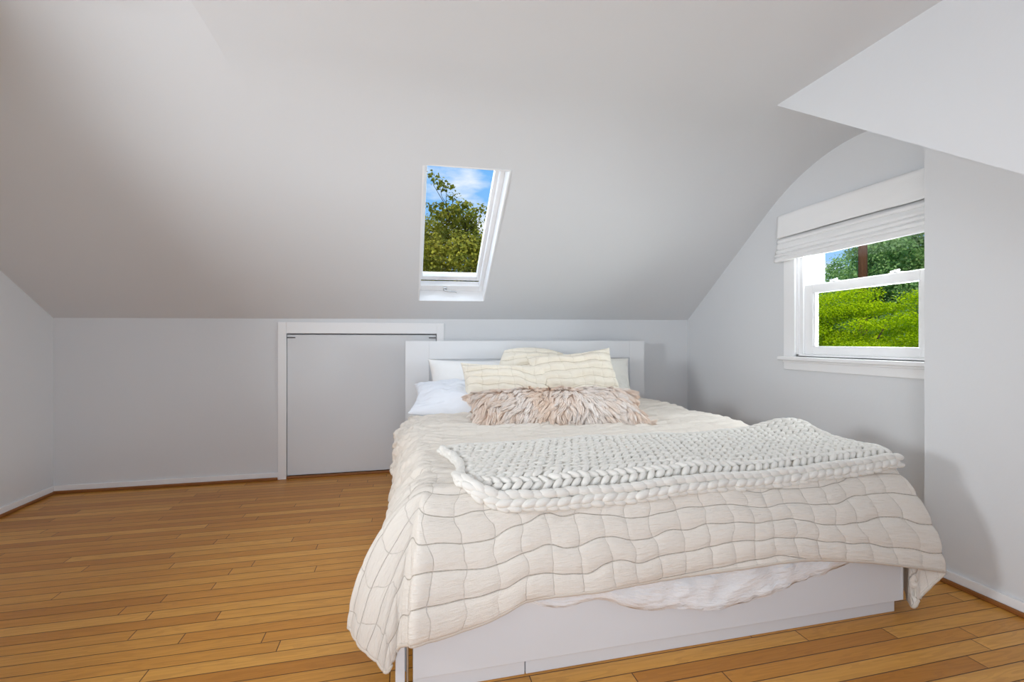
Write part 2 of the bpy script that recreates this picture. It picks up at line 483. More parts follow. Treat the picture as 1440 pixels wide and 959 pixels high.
# roman shade hung in front of the window
sh = empty('roman_shade', (2.40, 2.05, 1.51)); tag(sh, 'white linen roman shade folded up over the right window', 'blind')
SHY0, SHY1 = 1.545, 2.545
def shade_sheet(name, prof, mat, y0=SHY0, y1=SHY1, amp=.0025, seed=3, th=.003, sag=0.0):
    prof = np.array(prof, float); tt = np.linspace(0, 1, 4 * (len(prof) - 1) + 1)
    P2 = np.stack([np.interp(tt, np.linspace(0, 1, len(prof)), prof[:, k]) for k in (0, 1)], -1)
    yy = np.linspace(y0, y1, 60)
    Y, K = np.meshgrid(yy, np.arange(len(tt)), indexing='ij')
    X = P2[K, 0] + amp * 2 * fbm(Y * 4, K * .15, seed); Z = P2[K, 1] + amp * 1.6 * fbm(Y * 3, K * .1, seed + 9)
    Z = Z - sag * np.sin(np.pi * (Y - y0) / (y1 - y0)) * (K / K.max())
    P = np.stack([X, Y, Z], -1).reshape(-1, 3) - np.array((2.40, 2.05, 1.51))
    o = mesh_obj(name, P, grid_faces(len(yy), len(tt)), mat, sh, True, uvs=np.stack([Y, Z], -1).reshape(-1, 2))
    md = o.modifiers.new('s', 'SOLIDIFY'); md.thickness = th; md.offset = 0
    return o
shade_sheet('valance', [(2.436, 1.824), (2.405, 1.826), (2.384, 1.818), (2.380, 1.76), (2.376, 1.705), (2.374, 1.668)], M['linen'], amp=.003)
shade_sheet('light_block', [(2.434, 1.81), (2.434, 1.70), (2.434, 1.54)], M['linen'], amp=.0)  # unseen sheet added behind the folds to stop light leaking through
# stacked folds: each droops a little lower and nearer than the one above
for k, (zt_, zb_, xf) in enumerate(((1.69, 1.640, 2.384), (1.655, 1.600, 2.377), (1.612, 1.575, 2.372), (1.588, 1.548, 2.367), (1.562, 1.514, 2.362))):
    shade_sheet('fold', [(2.425, zt_), (xf + .022, zt_ - .008), (xf + .005, (zt_ + zb_) / 2), (xf - .003, zb_ + .010), (xf, zb_ + .001), (xf + .012, zb_), (2.425, zb_ + .030)], M['linen'], amp=.0035, seed=20 + k, sag=.004)
MB().box(-.002, .024, SHY0 - 2.05 + .01, SHY1 - 2.05 - .01, .26, .295).build('headrail', M['vinyl'], sh)

# ------------------------------------------------------------------ skylight
# frame of reference: origin on the slope at the opening's lower edge, e1 across, e2 up the slope, e3 outward
o0 = Vector((SX0, SY1, float(zceil(SX0, SY1)))); e2 = (Vector((SX0, SY0, float(zceil(SX0, SY0)))) - o0); SLEN = e2.length; e2.normalize()
e1 = (Vector((SX1, SY1, float(zceil(SX1, SY1)))) - o0); SW = e1.length; e1.normalize()
e3 = e2.cross(e1).normalized()          # outward, up and away from the room
MSK = Matrix((e1, e2, e3)).transposed().to_4x4(); MSK.translation = o0

DEP = .20
mb = MB(); t_ = .008
mb.box(-t_, 0, -t_, SLEN + t_, .0, DEP).box(SW, SW + t_, -t_, SLEN + t_, .0, DEP).box(0, SW, -t_, 0, .0, DEP).box(0, SW, SLEN, SLEN + t_, .0, DEP)
sk = struct(mb.build('window_2', M['trim'], mtx=MSK))
mb = MB(); a0 = .028; al = .012
mb.box(0, al, 0, SLEN, .10, .15).box(SW - a0, SW, 0, SLEN, .10, .15).box(al, SW - a0, 0, .055, .10, .15).box(al, SW - a0, SLEN - .012, SLEN, .10, .15)
mb.build('window_frame', M['vinyl'], sk, bevel=.003, mtx=MSK)
mb = MB(); a1 = .012; st = .036; sl = .014
mb.box(a1, a1 + sl, .06, SLEN - .005, .152, .20).box(SW - a1 - st, SW - a1, .06, SLEN - .005, .152, .20).box(a1 + sl, SW - a1 - st, .06, .10, .152, .20).box(a1 + sl, SW - a1 - st, SLEN - .02, SLEN - .005, .152, .20)
sa = mb.build('sash', M['vinyl'], sk, bevel=.003, mtx=MSK)
MB().box(a1 + sl - .004, SW - a1 - st + .004, .096, SLEN - .018, .178, .182).build('pane', M['glass'], sa, mtx=MSK)
hx0 = SW * .40
MB().box(hx0 - .014, hx0 + .014, .012, .045, .088, .100).tube([(hx0, .03, .095), (hx0, .03, .075), (hx0 + .02, .032, .066), (hx0 + .075, .03, .064), (hx0 + .085, .022, .064)], [.008, .008, .006, .005, .006], 10).build('handle', M['metal'], sk, bevel=.001, mtx=MSK)

# ------------------------------------------------------------------ bed
BX0, BX1, BYF, BYH = -.015, 1.785, 1.33, 3.40
bed = empty('bed', ((BX0 + BX1) / 2, (BYF + BYH) / 2, 0)); OB = Vector(bed.location)
tag(bed, 'white lacquered double bed with panel headboard and foot drawers on oak floor', 'bed')
def bp(mb, name, mat=M['lacquer'], parent=None, bevel=.002):
    return mb.build(name, mat, bed if parent is None else parent, bevel, mtx=Matrix.Translation(-OB))
HX0, HX1 = .0, 1.90
mb = MB()
mb.box(HX0, HX0 + .17, BYH, BYH + .05, 0, 1.0).box(HX1 - .13, HX1, BYH, BYH + .05, 0, 1.0).box(HX0 + .17, HX1 - .13, BYH, BYH + .05, .865, 1.0)
hb = bp(mb, 'headboard')
bp(MB().box(HX0 + .17, HX1 - .13, BYH + .018, BYH + .045, .1, .866), 'headboard_panel', parent=hb)
for x0, x1 in ((BX0, BX0 + .022), (BX1 - .022, BX1)):
    bp(MB().box(x0, x1, BYF + .022, BYH, .05, .33), 'side_rail')
bp(MB().box(BX0 + .022, BX1 - .022, BYF + .06, BYH, .27, .30), 'slat_base')
bp(MB().box(BX0 - .012, BX0 + .014, BYF - .012, BYF + .02, 0, .165), 'corner_post')
bp(MB().box(BX0 + .0175, BX0 + .024, BYF - .004, BYF + .02, 0, .165), 'corner_strip', M['metal'])
dr = bp(MB().box(BX0 + .036, BX1 - .010, BYF - .012, BYF + .010, .047, .325), 'drawer')
bp(MB().box(BX0 + .036, BX1 - .03, BYF + .012, BYF + .30, .06, .20), 'drawer_box', parent=dr)
bp(MB().box(BX1 - .009, BX1 + .002, BYF - .012, BYF + .06, .047, .325), 'end_panel')
bp(MB().box(BX0 + .036, .349, BYF + .002, BYF + .020, 0, .0455), 'plinth')
bp(MB().box(.352, BX1 - .022, BYF + .002, BYF + .020, 0, .0455), 'plinth')

mt = MB().box(.015, 1.765, 1.42, 3.38, .30, .49).build('mattress', M['matt'], bevel=.05)
mt.modifiers['bevel'].segments = 5
tag(mt, 'thick white mattress on the bed under the quilt and duvet', 'mattress')

# ------------------------------------------------------------------ draped bedclothes
HXP = 1.7
def hx(w): return 1 - (1 - w) ** HXP
def hz(w): return w ** 1.3
def drape(name, mat, x0, x1, yf, ztop, dl, df, dr_, yhead, hem_foot, hem_left, hem_right, hem_cl, hem_cr, step, disp, thick, stitch=None, topfn=None, binding=0):
    yhm = max(yhead(np.array([x0, x1])))
    U1 = np.concatenate([np.linspace(x0 - dl, x0, int(dl / step), endpoint=False), np.linspace(x0, x1, int((x1 - x0) / step)), np.linspace(x1, x1 + dr_, int(dr_ / step))[1:]])
    V1 = np.concatenate([np.linspace(yf - df, yf, int(df / step), endpoint=False), np.linspace(yf, yhm, int((yhm - yf) / step))])
    U, Vv = np.meshgrid(U1, V1, indexing='ij')
    a = np.clip((x0 - U) / dl, 0, 1); ar = np.clip((U - x1) / dr_, 0, 1); b = np.clip((yf - Vv) / df, 0, 1)
    ex = np.clip(U, x0, x1)
    ey = np.where(Vv > yf, yf + (Vv - yf) * (yhead(ex) - yf) / (yhm - yf), yf)
    ez = ztop + (topfn(ex, ey) if topfn else 0 * ex)
    E = np.stack([ex, ey, ez], -1)
    H = E.copy(); w = np.maximum(np.maximum(a, ar), b)
    mf = (b > 0) & (a == 0) & (ar == 0); H[mf] = catmull(U[mf], hem_foot[1], hem_foot[0])
    ml = (a > 0) & (b == 0); H[ml] = catmull(ey[ml], hem_left[1], hem_left[0])
    mr = (ar > 0) & (b == 0); H[mr] = catmull(ey[mr], hem_right[1], hem_right[0])
    with np.errstate(divide='ignore', invalid='ignore'):
        q = np.where(a >= b, .5 * b / a, 1 - .5 * a / b)
        qr = np.where(ar >= b, .5 * b / ar, 1 - .5 * ar / b)
    mc = (a > 0) & (b > 0); H[mc] = catmull(q[mc], hem_cl)
    mc2 = (ar > 0) & (b > 0); H[mc2] = catmull(qr[mc2], hem_cr)
    P = E.copy()
    P[..., :2] += (H - E)[..., :2] * hx(w)[..., None]
    P[..., 2] += (H - E)[..., 2] * hz(w)
    km = smooth01((w - .7) / .25)[..., None]
    P = blur(P, 3) * (1 - km) + blur(P, 1) * km
    N = grid_normals(P)
    st = stitch(U, Vv) if stitch else None
    P = P + N * disp(U, Vv, w, st)[..., None]
    F = grid_faces(*U.shape)
    o = mesh_obj(name, P.reshape(-1, 3), F, mat, None, True, uvs=np.stack([U, Vv], -1).reshape(-1, 2), attrs=None if st is None else {'cross': st[0].ravel(), 'course': st[1].ravel()})
    s = o.modifiers.new('s', 'SOLIDIFY'); s.thickness = thick; s.offset = -1
    if binding:                                                         # bound edge running down one side, round the foot and up the other
        e = np.concatenate([P[0, ::-1], P[1:, 0], P[-1, 1:]])
        nn = np.concatenate([N[0, ::-1], N[1:, 0], N[-1, 1:]])
        e = e - nn * thick * .5
        keep = np.r_[0, np.arange(2, len(e) - 1, 2), len(e) - 1]
        MB().tube(e[keep], binding, 8).build('edge_binding', mat, o, smooth=True)
    return o

def topwave(x, y):
    return .016 * fbm(x * 2.2, y * 2.6, 5) + .010 * fbm(x * 3.0, y * 9, 8) * smooth01((y - 1.6) / .5)

# white duvet under the quilt
D_top = .515
duv = drape('duvet', M['duvet'], .06, 1.76, 1.45, D_top, .20, .40, .22, lambda x: 2.80 + 0 * x,
    ([.06, .30, .43, .58, .72, .85, 1.0, 1.15, 1.30, 1.45, 1.60, 1.76], [(.05, 1.312, .32), (.30, 1.308, .258), (.43, 1.304, .205), (.58, 1.300, .212), (.72, 1.298, .160), (.85, 1.295, .150), (1.0, 1.295, .132), (1.15, 1.295, .150), (1.30, 1.300, .178), (1.45, 1.303, .20), (1.60, 1.306, .245), (1.74, 1.312, .30)]),
    ([1.45, 2.3, 2.55, 2.66, 2.80], [(-.028, 1.45, .36), (-.030, 2.3, .40), (-.036, 2.55, .385), (-.056, 2.66, .36), (-.05, 2.80, .43)]),
    ([1.45, 2.80], [(1.80, 1.45, .35), (1.80, 2.80, .35)]),
    [(-.028, 1.45, .36), (-.02, 1.36, .33), (.05, 1.312, .32)], [(1.80, 1.45, .35), (1.80, 1.36, .33), (1.74, 1.312, .30)], .016,
    lambda U, V_, w, s: .016 * (np.abs(fbm(U * 8 + V_ * 9, V_ * 14 - U * 5, 31)) * 2 - .3) + .007 * fbm(U * 22 + V_ * 26, V_ * 30 - 14 * U, 33) * (w > .2) + .006 * smooth01((V_ - 2.55) / .2) * fbm(U * 14, V_ * 24, 35), .012)
tag(duv, 'white crinkled duvet drooping below the quilt over the foot drawer', 'duvet')

def stitchfn(U, V_):
    return U / .086 + .55 * fbm(U * 3.1, V_ * 7.5, 41), V_ / .078 + .75 * fbm(U * 4.2, V_ * 3, 43)
def quiltdisp(U, V_, w, st):
    p, q = st
    dp = np.abs(p - np.round(p)); dq = np.abs(q - np.round(q))
    puff = .0060 * (1 - np.exp(-(dq / .15) ** 2)) + .0025 * (1 - np.exp(-(dp / .10) ** 2))
    left = smooth01((.30 - U) / .25) * smooth01((V_ - 1.42) / .2)          # the left side hangs in tight creases
    head = smooth01((V_ - 1.75) / .3) * (1 - left)
    corner = smooth01((1.42 - V_) / .04) * np.maximum(smooth01((.06 - U) / .04), smooth01((U - 1.80) / .04))
    crease = .022 * left * fbm(U * 5 - V_ * 3, V_ * 20 + U * 16, 51, 3) + .018 * head * fbm(U * 3.5, V_ * 18 + U * 1.5, 53, 3)
    roll = .022 * smooth01((V_ - 2.60) / .1) * (U < .8) * (.6 + fbm(U * 6, V_ * 10, 57))
    sway = .010 * w * fbm(U * 3.5, V_ * 1.2, 59, 2)
    return puff * (1 - .5 * corner) + crease + roll + sway * (1 - corner)
Qx0, Qx1, Qyf, Qz = .065, 1.80, 1.425, .545
HL, HLt, H1 = (-.160, 1.42, .164), (-.048, 1.297, .098), (.019, 1.245, .192)
HE, HT, HR = (1.889, 1.25, .1745), (1.806, 1.30, .03), (1.95, 1.60, .22)
qu = drape('quilt', M['quilt'], Qx0, Qx1, Qyf, Qz, .36, .40, .36, lambda x: 2.74 + .62 * smooth01((x - .5) / 1.1),
    ([.065, .14, .236, .343, .588, .80, .957, 1.10, 1.229, 1.40, 1.55, 1.68, 1.80], [H1, (.12, 1.262, .196), (.236, 1.272, .217), (.343, 1.276, .252), (.588, 1.275, .258), (.78, 1.274, .262), (.957, 1.274, .268), (1.10, 1.272, .273), (1.229, 1.270, .276), (1.40, 1.266, .262), (1.56, 1.260, .240), (1.72, 1.254, .210), HE]),
    ([1.425, 1.55, 1.75, 2.1, 2.3, 2.5, 2.76], [HL, (-.112, 1.55, .20), (-.070, 1.75, .235), (-.046, 2.1, .325), (-.044, 2.3, .365), (-.034, 2.5, .43), (-.022, 2.74, .475)]),
    ([1.425, 1.7, 2.4, 3.4], [HR, (1.90, 1.75, .26), (1.87, 2.4, .33), (1.86, 3.4, .36)]),
    [HL, (-.125, 1.36, .140), (-.075, 1.315, .118), HLt, (-.022, 1.305, .150), (-.005, 1.285, .172), H1],
    [HR, (1.91, 1.47, .14), (1.86, 1.37, .07), HT, (1.825, 1.29, .075), (1.855, 1.27, .125), HE], .0075, quiltdisp, .010, stitchfn, topwave, .0068)
tag(qu, 'ivory hand stitched quilt draped over the bed with pointed corners', 'quilt')

# ------------------------------------------------------------------ chunky knitted throw
def qheight(x, y):
    y = np.asarray(y, float)
    dy = np.clip((Qyf - y) / (Qyf - 1.272), 0, .999)
    w = 1 - (1 - dy) ** (1 / HXP)
    return Qz + topwave(x, np.maximum(y, Qyf)) - .285 * hz(w)
TN = np.array([(.155, 1.425), (.20, 1.375), (.262, 1.345), (.36, 1.335), (.47, 1.332), (.60, 1.332), (.80, 1.332), (1.0, 1.338), (1.25, 1.342), (1.50, 1.348), (1.70, 1.352), (1.835, 1.358)])
TF = np.array([(.135, 1.845), (.24, 1.895), (.40, 1.915), (.55, 1.93), (.72, 1.94), (.90, 1.955), (1.08, 1.965), (1.24, 1.97), (1.40, 1.965), (1.58, 1.95), (1.72, 1.92), (1.84, 1.86)])
def even(c):                                 # the same curve with evenly spaced control points
    d = catmull(np.linspace(0, 1, 800), np.c_[c, np.zeros(len(c))])
    l = np.r_[0, np.cumsum(np.linalg.norm(np.diff(d, axis=0), axis=1))]; t = np.linspace(0, l[-1], 24)
    return np.stack([np.interp(t, l, d[:, 0]), np.interp(t, l, d[:, 1]), 0 * t], -1)
TN, TF = even(TN), even(TF)
def throw_xy(s, r):
    s = np.asarray(s, float); r = np.asarray(r, float)
    n = catmull(s, TN); f = catmull(s, TF)
    p = n + (f - n) * r[..., None]
    p[..., 0] += .035 * np.sin(np.pi * r) * (1 - np.clip(s / .12, 0, 1)) 
    return p[..., 0], p[..., 1]
def throw_pt(s, r, lift=0.0):
    s = np.asarray(s, float); r = np.asarray(r, float)
    x, y = throw_xy(s, r)
    z = qheight(x, y) + .020
    hump = .050 * np.exp(-((x - 1.80) / .10) ** 2) * smooth01((r - .55) / .40) + .004 * np.exp(-((x - 1.80) / .2) ** 2)
    z = z + hump + .006 * fbm(x * 6, y * 9, 71) + lift
    return np.stack([x, y, z], -1)
def frame(s, r):
    e = 2e-3
    p = throw_pt(s, r)
    ts = throw_pt(np.minimum(s + e, 1), r) - throw_pt(np.maximum(s - e, 0), r); ts /= np.linalg.norm(ts, axis=-1, keepdims=True)
    tr = throw_pt(s, np.minimum(r + e, 1)) - throw_pt(s, np.maximum(r - e, 0))
    n = np.cross(ts, tr); n /= np.linalg.norm(n, axis=-1, keepdims=True)
    tr = np.cross(n, ts)
    return p, ts, tr, n
# unit lobe
def lobe_unit(nu=7, nv=8):
    v = [(0, 0, -1)]
    for i in range(1, nu):
        th = -math.pi / 2 + math.pi * i / nu
        for j in range(nv):
            ph = 2 * math.pi * j / nv; v.append((math.cos(th) ** .8 * math.cos(ph), math.cos(th) ** .8 * math.sin(ph), math.sin(th)))
    v.append((0, 0, 1)); f = []
    for j in range(nv): f.append((0, 1 + (j + 1) % nv, 1 + j, 1 + j))
    for i in range(nu - 2):
        for j in range(nv):
            a = 1 + i * nv; f.append((a + j, a + (j + 1) % nv, a + nv + (j + 1) % nv, a + nv + j))
    l = 1 + (nu - 2) * nv
    for j in range(nv): f.append((l + j, l + (j + 1) % nv, len(v) - 1, len(v) - 1))
    return np.array(v), f
LV, LF = lobe_unit()
def lobes(centers, axis, side, nrm, half, rad):
    """many yarn lobes at once: axis (n,3) lengthwise"""
    half = np.broadcast_to(half, (len(centers),)); rad = np.broadcast_to(rad, (len(centers),))
    P = centers[:, None] + LV[None, :, 2, None] * axis[:, None] * half[:, None, None] + LV[None, :, 0, None] * side[:, None] * rad[:, None, None] + LV[None, :, 1, None] * nrm[:, None] * rad[:, None, None] * .9
    return P
def lobes_mesh(name, Ps, mat, parent=None):
    P = np.concatenate(Ps); n, k = P.shape[:2]
    fa = [tuple(dict.fromkeys(f)) for f in LF]
    tri = np.array([f for f in fa if len(f) == 3]); qd = np.array([f for f in fa if len(f) == 4])
    off = (np.arange(n) * k)[:, None, None]
    faces = [tuple(x) for x in (tri[None] + off).reshape(-1, 3).tolist()] + [tuple(x) for x in (qd[None] + off).reshape(-1, 4).tolist()]
    return mesh_obj(name, P.reshape(-1, 3), faces, mat, parent, True)
NC, NR = 50, 12                              # the chains of stitches run lengthwise, parallel to the foot of the bed
s_, r_ = np.meshgrid((np.arange(NC) + .5) / NC * .965 + .018, (np.arange(NR) + .5) / NR * .90 + .075, indexing='ij')
s_ = (s_ + (np.arange(NR) % 2) * .5 * .965 / NC).ravel().clip(0, 1); r_ = r_.ravel()
dr_row = .90 / NR
parts = []
for sg in (-1, 1):
    p, ts, tr, n = frame(s_ + RNG.normal(0, .0006, len(s_)), r_ + sg * dr_row * .25)
    ang = -R(37) * sg + RNG.normal(0, .08, len(p))
    ax = ts * np.cos(ang)[:, None] + tr * np.sin(ang)[:, None] + n * .20; ax /= np.linalg.norm(ax, axis=1, keepdims=True)
    sd = np.cross(ax, n); sd /= np.linalg.norm(sd, axis=1, keepdims=True); nn = np.cross(sd, ax)
    parts.append(lobes(p + RNG.normal(0, .0012, p.shape), ax, sd, nn, .0235 + RNG.normal(0, .001, len(p)), .0118 + RNG.normal(0, .0006, len(p))))
thr = lobes_mesh('knit_throw', parts, M['yarn'])
# plain backing of the same yarn so nothing shows between the loops
sg_, rg_ = np.meshgrid(np.linspace(.012, .988, 120), np.linspace(.02, .985, 40), indexing='ij')
tb = mesh_obj('backing', throw_pt(sg_, rg_, -.007).reshape(-1, 3), grid_faces(120, 40), M['yarn'], thr, True)
# chain-stitched border: two cords of overlapping loops along the near edge, one down each side and along the far edge
bd = []
def chain(svals, rvals, half, rad, lean, out, lift):
    p, ts, tr, n = frame(svals, rvals)
    d = np.gradient(p, axis=0); d /= np.linalg.norm(d, axis=1, keepdims=True)
    sd = np.cross(d, n); sd /= np.linalg.norm(sd, axis=1, keepdims=True)
    ax = d * math.cos(lean) + sd * math.sin(lean); sd2 = np.cross(ax, n); sd2 /= np.linalg.norm(sd2, axis=1, keepdims=True); nn = np.cross(sd2, ax)
    bd.append(lobes(p + sd * out + n * lift + RNG.normal(0, .0012, p.shape), ax, sd2, nn, half, rad))
nb = 46
sv = np.linspace(.004, .996, nb)
def edge(name):
    global bd
    lobes_mesh(name, bd, M['yarn'], thr); bd = []
chain(sv, np.full(nb, .056), .032, .0160, R(6), 0, .010)
chain(sv + .006, np.full(nb, .030), .031, .0145, R(-14), 0, .005)
chain(sv, np.full(nb, .018), .028, .0125, R(12), 0, -.003)
edge('edge_braid')
rv = np.linspace(.05, .98, 15)
chain(np.full(15, .006), rv, .028, .015, R(10), 0, .004)
chain(np.full(15, .002), rv, .028, .012, R(-14), 0, -.008)
edge('edge_cord')
chain(np.full(15, .994), rv, .028, .014, R(-10), 0, .002)
edge('edge_cord')
chain(np.linspace(.01, .99, 56), np.full(56, .988), .024, .0115, R(18), 0, .001)
edge('edge_cord')
tag(thr, 'chunky white hand knitted throw laid across the foot of the bed', 'throw blanket')

# ------------------------------------------------------------------ pillows
def pillow(name, w, h, t, loc, rot, mat, seed, stitch=None, ear=.10, amp=.006, n=90, label=None, cat='pillow', group=None, puffy=.55, flop=0.0, wr=(6, 9), sidepinch=0.0):
    u = np.linspace(-1, 1, n); U, Vv = np.meshgrid(u, u, indexing='ij')
    U = np.sign(U) * (1 - (1 - np.abs(U)) ** 1.25); Vv = np.sign(Vv) * (1 - (1 - np.abs(Vv)) ** 1.25)
    px = U * (1 - ear * (1 - np.abs(Vv) ** 2.0) * np.abs(U) ** 3) * w / 2 * (1 + sidepinch * Vv)
    py = Vv * (1 - ear * (1 - np.abs(U) ** 2.0) * np.abs(Vv) ** 3) * h / 2
    th = t / 2 * ((1 - np.abs(U) ** 2.6) * (1 - np.abs(Vv) ** 2.6)) ** puffy
    out = []
    for sgn in (1, -1):
        st = (np.zeros_like(U), np.zeros_like(U)); d = amp * fbm(px * wr[0], py * wr[1], seed + (3 if sgn < 0 else 0)) * (.3 + th / t * 1.6) * 2
        d += amp * .8 * fbm(U * 2 + 3 * np.abs(U) ** 4, Vv * 8, seed + 5) * np.abs(U) ** 2
        if stitch:
            st, pf = stitch(px, py, seed + (40 if sgn < 0 else 0)); d = d + pf * (.25 + .75 * np.clip(th / t * 2.5, 0, 1))
        pz = sgn * (th + .004 + d * np.minimum(1, th / t * 5))
        pz = pz + flop * (-(U ** 2) * .5)
        out.append((np.stack([px, py, pz], -1), st))
    nv = n * n
    P = np.concatenate([out[0][0].reshape(-1, 3), out[1][0].reshape(-1, 3)])
    F = grid_faces(n, n); F = np.concatenate([F, F[:, ::-1] + nv])
    # seam strip round the edge
    idx = np.arange(nv).reshape(n, n)
    ring = np.concatenate([idx[:-1, 0], idx[-1, :-1], idx[:0:-1, -1], idx[0, :0:-1]])
    rn = np.roll(ring, -1)
    F = np.concatenate([F, np.stack([ring, ring + nv, rn + nv, rn], -1)])
    uv = np.concatenate([np.stack([px, py], -1).reshape(-1, 2)] * 2) + seed * .37
    o = mesh_obj(name, P, F, mat, None, True, uvs=uv, attrs={'cross': np.concatenate([out[0][1][0].ravel(), out[1][1][0].ravel()]), 'course': np.concatenate([out[0][1][1].ravel(), out[1][1][1].ravel()])} if stitch else None)
    o.location = loc; o.rotation_euler = tuple(R(a) for a in rot)
    if label: tag(o, label, cat, group)
    return o
def sham_stitch(x, y, seed):
    p = x / .085 + .5 * fbm(x * 4, y * 9, seed + 11); q = y / .062 + .8 * fbm(x * 4.5, y * 3, seed + 13)
    dp = np.abs(p - np.round(p)); dq = np.abs(q - np.round(q))
    return (p, q), .017 * (1 - np.exp(-(dq / .22) ** 2)) - .004 * np.exp(-(dp / .10) ** 2)

pillow('sleeping_pillow', .66, .43, .17, (.485, 3.25, .665), (72, 0, -2), M['pillow'], 101, amp=.008, label='white sleeping pillow leaning on the left side of the headboard')
pillow('sleeping_pillow', .72, .50, .19, (.395, 2.93, .625), (14, 3, -4), M['bluecase'], 103, amp=.022, wr=(7, 10), label='pale bluish white pillow lying flat at the bed\'s left side')
pillow('sleeping_pillow', .62, .44, .15, (1.37, 3.17, .69), (66, 5, 3), M['lacecase'], 105, amp=.008, label='white textured pillow half hidden behind the right cream sham')
pillow('cream_sham', .60, .40, .16, (.635, 2.83, .675), (60, 2, -3), M['sham'], 111, sham_stitch, ear=.10, amp=.016, label='smaller quilted cream sham on the left with horizontal ripples', cat='cushion', group='quilted cream shams')
pillow('cream_sham', .62, .45, .16, (1.115, 2.87, .725), (63, -5, 4), M['sham'], 113, sham_stitch, ear=.11, amp=.016, label='tallest quilted cream sham, right of the other two', cat='cushion', group='quilted cream shams')
pillow('cream_sham', .50, .42, .15, (.90, 3.10, .735), (62, 3, 2), M['sham'], 117, sham_stitch, ear=-.16, amp=.018, label='quilted cream sham tucked behind the other two with only its top showing', cat='cushion', group='quilted cream shams', sidepinch=-.12)

# fur lumbar pillow
def fur_pillow():
    w, h, t = .99, .28, .15
    base = pillow('fur_pillow', w, h, t, (.845, 2.475, .612), (32, 0, -3), M['fur'], 121, ear=.06, amp=.004, n=50, label='long shaggy pinkish beige fur lumbar pillow in front of the shams', cat='cushion')
    me = base.data; nv = len(me.vertices)
    for an, val in (('along', .0), ('tone', .45)):
        at = me.attributes.new(an, 'FLOAT', 'POINT'); at.data.foreach_set('value', np.full(nv, val, np.float32))
    co = np.empty(nv * 3, np.float32); me.vertices.foreach_get('co', co); co = co.reshape(-1, 3)
    fi = np.array([p.vertices[:] for p in me.polygons if len(p.vertices) == 4])
    A, B, C, D = (co[fi[:, k]] for k in range(4))
    nrm = np.cross(C - A, D - B); area = np.linalg.norm(nrm, axis=1); nrm = nrm / np.maximum(area, 1e-9)[:, None]
    cen = (A + B + C + D) / 4
    # outward
    keep = (cen[:, 2] > -.03)
    pr = np.where(keep, area, 0); pr /= pr.sum()
    NS = 24000
    pick = RNG.choice(len(fi), NS, p=pr)
    a = RNG.random(NS)[:, None]; b = RNG.random(NS)[:, None]
    root = (A[pick] * (1 - a) + B[pick] * a) * (1 - b) + (D[pick] * (1 - a) + C[pick] * a) * b
    nn = nrm[pick]; nn = np.where((nn[:, 2:3] * np.sign(root[:, 2:3] + .02) < 0), -nn, nn)
    # locks: strands near each other bend alike
    fx = fbm(root[:, 0] * 22, root[:, 1] * 18, 131, 2); fy = fbm(root[:, 0] * 20, root[:, 1] * 22, 133, 2)
    big = fbm(root[:, 0] * 5, root[:, 1] * 5, 137, 2)
    down = np.array([0, -1.0, 0])
    flow = down[None] * .8 + np.stack([.8 * fx + 1.0 * big + 2.0 * root[:, 0] / w, .7 * fy + root[:, 1] * 1.0, 0 * fx], -1)
    flow = flow - nn * np.sum(flow * nn, 1, keepdims=True)
    flow /= np.maximum(np.linalg.norm(flow, axis=1, keepdims=True), .2)
    L = (.056 + .024 * RNG.random(NS) + .014 * big)[:, None]
    wid = (.0014 + .0014 * RNG.random(NS))
    K = 6
    dirv = nn * (.38 + .35 * RNG.random((NS, 1))) + flow * .9 + RNG.normal(0, .13, (NS, 3)); dirv /= np.linalg.norm(dirv, axis=1, keepdims=True)
    rows = [root - nn * .002]; norms = []
    curl = RNG.normal(0, .3, (NS, 3))
    for k in range(K - 1):
        rows.append(rows[-1] + dirv * L / (K - 1))
        norms.append(nn)
        dirv = dirv + flow * .30 - nn * .16 + curl * .35 * math.sin(k * 1.9) + np.stack([fx, fy, 0 * fx], -1) * .4
        dirv /= np.linalg.norm(dirv, axis=1, keepdims=True)
    S = np.stack(rows, 1)
    ci = RNG.choice(NS, 900, replace=False); near = np.empty(NS, int)
    for q in range(0, NS, 2000):
        near[q:q + 2000] = ci[np.argmin(((root[q:q + 2000, None] - root[ci][None]) ** 2).sum(-1), axis=1)]
    pull = (np.linspace(0, 1, K) ** .8 * .78)[None, :, None]            # strands gather into locks towards their tips
    S = S * (1 - pull) + (S[near] + (root - root[near])[:, None] * .18) * pull
    tan = np.gradient(S, axis=1); tan /= np.linalg.norm(tan, axis=2, keepdims=True)
    side = np.cross(tan, nn[:, None] + RNG.normal(0, .25, (NS, 1, 3))); side /= np.maximum(np.linalg.norm(side, axis=2, keepdims=True), 1e-6)
    up = np.cross(side, tan)
    prof = np.array([.7, 1.0, 1.0, .85, .6, .08])
    hw = (wid[:, None] * prof[None])[..., None]
    P = np.stack([S - side * hw, S + up * hw * .45, S + side * hw, S - up * hw * .2], 2).reshape(-1, 3)
    base_i = (np.arange(NS) * K * 4)[:, None, None]
    f = []
    for k in range(K - 1):
        for j in range(4):
            j2 = (j + 1) % 4
            f.append((k * 4 + j, k * 4 + j2, (k + 1) * 4 + j2, (k + 1) * 4 + j))
    F = (np.array(f)[None] + base_i).reshape(-1, 4)
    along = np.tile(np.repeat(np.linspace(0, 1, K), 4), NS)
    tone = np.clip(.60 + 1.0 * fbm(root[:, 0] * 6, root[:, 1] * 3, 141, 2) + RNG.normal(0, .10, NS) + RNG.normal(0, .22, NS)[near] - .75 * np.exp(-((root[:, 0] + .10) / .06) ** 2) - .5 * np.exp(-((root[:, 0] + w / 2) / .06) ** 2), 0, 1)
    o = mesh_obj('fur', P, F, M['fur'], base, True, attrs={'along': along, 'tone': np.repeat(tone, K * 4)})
    return base
fur_pillow()

